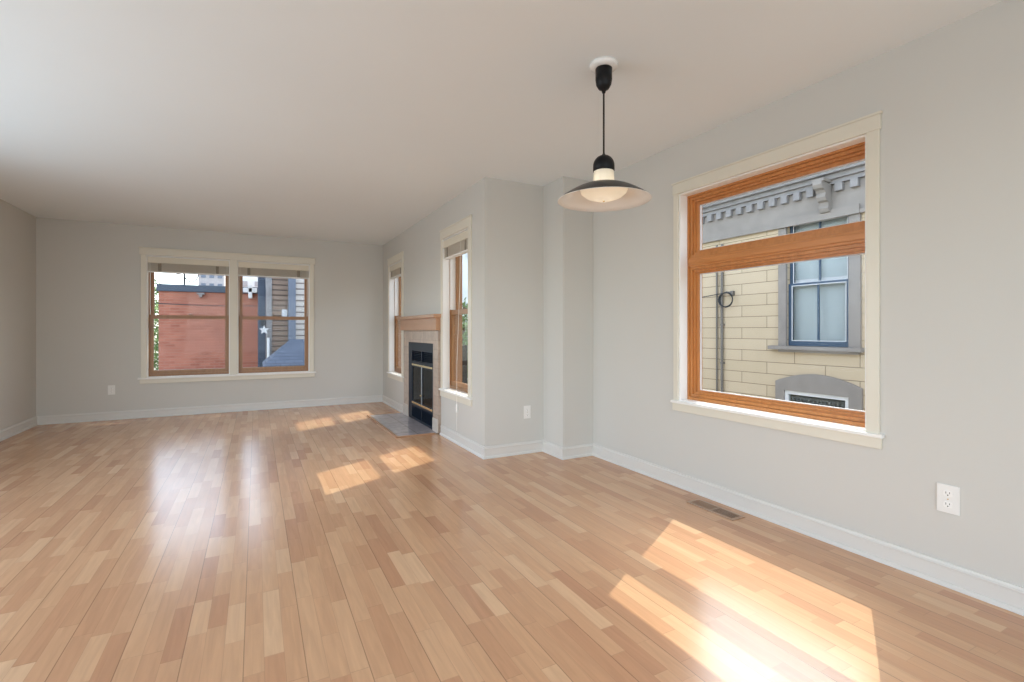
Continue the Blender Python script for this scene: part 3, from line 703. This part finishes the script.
# arched cellar light
arc = [(3.76, -1.2)] + [(3.76 + 1.285 * t / 16, .285 + .152 * math.sin(math.pi * t / 16) ** .9) for t in range(17)] + [(5.045, -1.2), (4.90, -1.2), (4.90, .146), (3.93, .146), (3.93, -1.2)]
m = MB().prism([(NX - .045, a, b) for a, b in arc], (.0445, 0, 0)); Q(m, 'arched_surround', M['greyext'])
f = Q(yz_ring(MB(), NX - .02, NX + .05, 3.932, 4.898, -.72, .144, .055), 'cellar_window_frame', M['white_ext'])
MB().box(NX + .01, NX + .015, 3.988, 4.842, -.66, .088).build('glass_pane', M['nglass'], f)
m = MB()
for k in range(14): m.box(NX + .06, NX + .07, 3.99 + k * .062, 4.02 + k * .062, -.66, .02)
m.box(NX + .06, NX + .07, 3.99, 4.84, .02, .05); m.box(NX + .2, NX + .21, 3.9, 4.9, -.8, .2); Q(m, 'cellar_grille', M['greypale'])
tag(nh, 'cream house with grey dentilled cornice outside the right window', 'house')
# conduits, cable ring
tag(MB().tube([(NX - .035, 6.20, GZ), (NX - .035, 6.20, 2.69)], .016, 10).build('conduit', M['pipe']), 'thin conduit nearest the corner of the cream house', 'pipe')
m = MB().tube([(NX - .04, 6.085, GZ), (NX - .04, 6.085, 1.80), (NX - .04, 6.08, 2.20), (NX - .04, 6.08, 2.69)], .024, 10)
for z in (-.2, .5, 1.2): m.box(NX - .045, NX - .001, 6.05, 6.12, z, z + .03)
tag(m.build('conduit', M['pipe']), 'thicker clamped conduit beside the cable coil on the cream house', 'pipe')
cr = MB(); RR = .135
for q in range(3):
    cr.tube([(NX - .075 - .012 * q, 5.965 + (RR + .006 * q) * math.cos(2 * math.pi * k / 28), 1.665 + (RR - .005 * q) * math.sin(2 * math.pi * k / 28)) for k in range(28)], .009, 6, True)
cc = cr.build('cable_coil', M['darkwire'])
tag(cc, 'black cable coiled in a ring on the cream siding', 'cable')
m = MB().box(NX - .06, NX - .001, 5.84, 5.90, 1.74, 1.82, .004); m.tube([(NX - .05, 5.87, 1.79), (NX - .07, 5.97, 1.81)], .012, 8); m.build('bracket', M['pipe'], cc)
m = MB().tube([(NX - .07, 5.97, 1.79), (NX - .08, 6.2, 1.77), (NX - .12, 6.9, 1.70), (NX - .2, 8.5, 1.7)], .008, 6); m.build('lead_wire', M['darkwire'], cc)

# ---- brick building beyond the far windows
BY = 14.6
bb = empty('brick_building', (-.5, BY, GZ))
def Q2(root, m, name, mat, par=None, smooth=False):
    o = m.build(name, mat, par if par is not None else root, smooth)
    if par is None: o.location = -root.location
    return o
Q2(bb, MB().box(-2.12, 2.6, BY, BY + 5, GZ, 2.08), 'brick_wall', M['brick'])
Q2(bb, MB().box(-2.16, 2.64, BY - .05, BY + 5.05, 2.081, 2.255, .01), 'parapet', M['parapet'])
q = Q2(bb, MB().box(-1.32, -1.16, BY - .12, BY - .001, 2.02, 2.06, .005).box(-1.27, -1.21, BY - .16, BY - .001, 1.95, 2.015, .008), 'wall_light', M['greypale'])
tag(bb, 'flat-roofed red brick building behind the far windows', 'building')
st = empty('flat_roof_shed', (-1, 13.9, GZ)); 
Q2(st, MB().box(-4.5, 0.0, 13.5, BY - .06, GZ, -.02), 'walls', M['extwall']); Q2(st, MB().box(-4.6, .05, 13.4, BY - .055, -.019, .035, .01), 'roof', M['white_ext'])
tag(st, 'low shed with a white flat roof at the foot of the brick building', 'shed')
an = empty('rooftop_antenna', (-1.70, BY + 1.0, 2.255))
m = MB().tube([(0, 0, 0), (0, 0, .75)], .025, 8); m.build('mast', M['darkwire'], an)
m = MB()
for k, (a, z, l) in enumerate(((.9, .60, .36), (2.4, .48, .30), (.2, .36, .34), (2.9, .66, .24))):
    m.tube([(-l * math.cos(a), -l * math.sin(a) * .3, z - .05), (l * math.cos(a), l * math.sin(a) * .3, z + .12)], .014, 6)
m.build('aerial_rods', M['darkwire'], an)
m = MB().tube([(.16 + .16 * math.cos(t * math.pi / 10), -.05, .38 + .22 * math.sin(t * math.pi / 10)) for t in range(20)], .016, 6, True); m.build('loop_aerial', M['darkwire'], an)
tag(an, 'tangled aerial mast on the brick building roof', 'antenna')
tw = empty('distant_tower', (-1.6, 26, GZ))
Q2(tw, MB().box(-2.30, -1.30, 26, 28, GZ, 6.0), 'tower_wall', M['towergrey'])
for a in range(3):
    for bz in range(4): Q2(tw, MB().box(-2.2 + a * .32, -2.02 + a * .32, 25.97, 25.999, 2.9 + bz * .6, 3.25 + bz * .6), 'window_pane', M['slateblue'])
tag(tw, 'grey tower block beyond the brick roof', 'building')
wb = empty('white_rooftop_building', (-.3, 22, GZ))
Q2(wb, MB().box(-1.02, 0.75, 22, 25, GZ, 3.55).box(-.6, .3, 21.8, 21.999, GZ, 3.2), 'walls', M['white_ext'])
for a in range(4): Q2(wb, MB().box(-.95 + a * .45, -.75 + a * .45, 21.75, 21.799 if -.65 < -.95 + a * .45 < .2 else 21.999, 2.85, 3.05), 'window_pane', M['towergrey'])
tag(wb, 'white building showing above the brick parapet', 'building')
tag(MB().box(-.30, .02, BY - .25, BY - .06, 2.10, 2.22, .01).box(-.18, -.09, BY - .25, BY - .06, 1.95, 2.30, .01).build('white_cross_box', M['white_ext']), 'white cross-shaped box on the parapet by the tan house', 'vent')  # two white boxes crossed on the parapet front
# ---- tan house right of it
th = empty('tan_house', (1.5, 11.6, GZ))
TT = 10.3; TY = 11.6
Q2(th, MB().box(.302, 3.0, TY, TY + 2.6, GZ, TT), 'siding_wall', M['siding_tan'])
Q2(th, MB().box(.187, .3018, TY - .03, TY + .15, GZ, TT, .005), 'corner_post', M['greypale'])
Q2(th, MB().box(.036, .1865, TY + .3, TY + 1.2, GZ, 2.62), 'shingle_wing', M['shingle'])
Q2(th, MB().box(.752, 3.0, TY - .22, TY - .001, GZ, TT - .1), 'bay_wall', M['siding_pale'])
Q2(th, MB().box(.613, .7518, TY - .26, TY - .001, GZ, TT - .1, .004), 'bay_post', M['slateblue'])
Q2(th, MB().box(.49, .60, TY - .06, TY - .001, 1.40, 1.56, .006), 'vent_cover', M['white_ext'])
# porch roof, hipped
E0, E1, EY, RY = .115, 3.2, 9.9, TY - .262
m = MB(); bm = m.bm
v = [bm.verts.new(p) for p in [(E0, EY, .46), (E1, EY, .46), (E1, RY, .92), (.64, RY, .92), (E0, RY, .46), (E0, EY, .40), (E1, EY, .40), (E1, RY, .40), (E0, RY, .40)]]
for f_ in ((0, 1, 2, 3), (0, 3, 4), (0, 5, 6, 1), (0, 4, 8, 5), (5, 8, 7, 6), (1, 6, 7, 2), (2, 7, 8, 4, 3)): bm.faces.new([v[i] for i in f_])
Q2(th, m, 'porch_roof', M['shingle'])
Q2(th, MB().box(E0 + .06, E1, EY + .06, EY + .12, .25, .399), 'porch_fascia', M['greypale'])
for xx in (E0 + .08, 1.6, 3.0): Q2(th, MB().box(xx, xx + .1, EY + .05, EY + .15, GZ, .249, .004), 'porch_post', M['white_ext'])
Q2(th, MB().tube([(.235, TY - .06, .95), (.235, TY - .06, .50), (.235, TY - .10, .46)], .025, 8), 'downspout', M['white_ext'])
tag(th, 'tan clapboard house with a slate porch roof behind the right far window', 'house')
sm = MB(); pts = []
for k in range(10):
    a = math.pi / 2 + k * math.pi / 5; r_ = .105 if k % 2 == 0 else .045; pts.append((.150 + r_ * math.cos(a), TY - .075, 1.12 + r_ * math.sin(a)))
sm.prism(pts, (0, .03, 0))
tag(sm.build('star_ornament', M['white_ext']), 'white star ornament on the corner post of the tan house', 'ornament')
ln = empty('wall_lantern', (.13, TY - .05, 1.30))
MB().box(-.045, .045, -.045, .045, -.09, .07, .006).build('lantern_body', M['darkwire'], ln)
MB().prism([(-.06, -.06, .07), (.06, -.06, .07), (.0, -.06, .13)], (0, .12, 0)).build('lantern_cap', M['parapet'], ln)
MB().box(-.02, .055, .03, .06, -.02, .02).build('lantern_arm', M['parapet'], ln)
tag(ln, 'dark wall lantern above the white star', 'lantern')
# taller pale house further right (seen slantwise through the narrow windows); unseen top added to block sun
ph = empty('pale_house', (6, 13, GZ))
Q2(ph, MB().box(3.02, 9.5, TY + .2, TY + 4, GZ, TT), 'walls', M['stucco'])
Q2(ph, MB().box(3.01, 9.7, TY + .05, TY + 4.1, TT + .001, TT + .13), 'roof', M['roofing'])
for (a, z) in ((3.6, .2), (4.9, .2), (6.2, .2), (3.6, 3.0), (4.9, 3.0), (6.2, 3.0)):
    f = Q2(ph, MB().ring(a, a + .8, z, z + 1.6, TY + .15, TY + .199, .07), 'window_frame', M['white_ext'])
    MB().box(a + .071, a + .729, TY + .17, TY + .18, z + .071, z + 1.529).build('glass_pane', M['slateblue'], f)
tag(ph, 'tall pale blue house seen past the narrow windows', 'house')
# utility cables
for y_, z0_, z1_, lab in ((12.6, 1.86, 1.66, 'upper dark utility cable crossing before the brick building'), (12.4, 1.30, 1.62, 'lower dark utility cable rising towards the tan house')):
    if z0_ > 1.5: p0, p1, x_ = -6, .02, None
    else: p0, p1, x_ = -6, .02, None
    pts = [(p0 + (p1 - p0) * t / 14, y_ + (TY + .1 - y_) * (t / 14) ** 3 * .3, z0_ + .35 + (z1_ - z0_ - .35) * t / 14 - .5 * (1 - (2 * t / 14 - 1) ** 2) * .35) for t in range(15)]
    if z0_ > 1.5: tag(MB().tube(pts, .010, 5).build('utility_cable', M['darkwire']), lab, 'cable')
# trees
def tree(loc, h, r, n, label, seed):
    rnd = random.Random(seed); root = empty('garden_tree', loc)
    MB().tube([(0, 0, 0), (.05, 0, h * .35), (-.03, .04, h * .7), (.02, 0, h * .95)], [.14, .11, .07, .02], 8).build('trunk', M['bark'], root, True)
    m = MB(); bm = m.bm
    for _ in range(n):
        while True:
            p = Vector((rnd.uniform(-1, 1), rnd.uniform(-1, 1), rnd.uniform(-1, 1)))
            if .2 < p.length < 1: break
        c = Vector((p.x * r, p.y * r, h * .62 + p.z * h * .42)); s = rnd.uniform(.05, .10)
        a = Vector((rnd.gauss(0, 1), rnd.gauss(0, 1), rnd.gauss(0, 1))).normalized(); bb_ = a.orthogonal().normalized()
        bm.faces.new([bm.verts.new(c - a * s), bm.verts.new(c + bb_ * s * .45), bm.verts.new(c + a * s), bm.verts.new(c - bb_ * s * .45)])
    me = bpy.data.meshes.new('foliage'); bm.to_mesh(me); bm.free(); me.materials.append(M['leaf'])
    o = bpy.data.objects.new('foliage', me); COL.objects.link(o); o.parent = root
    tag(root, label, 'tree')
tree((-3.45, 21.5, GZ), 5.8, 1.25, 5000, 'leafy tree at the left edge of the brick building', 1)
tree((3.9, 9.6, GZ), 4.6, .7, 3000, 'leafy tree seen slantwise through the narrow windows', 2)
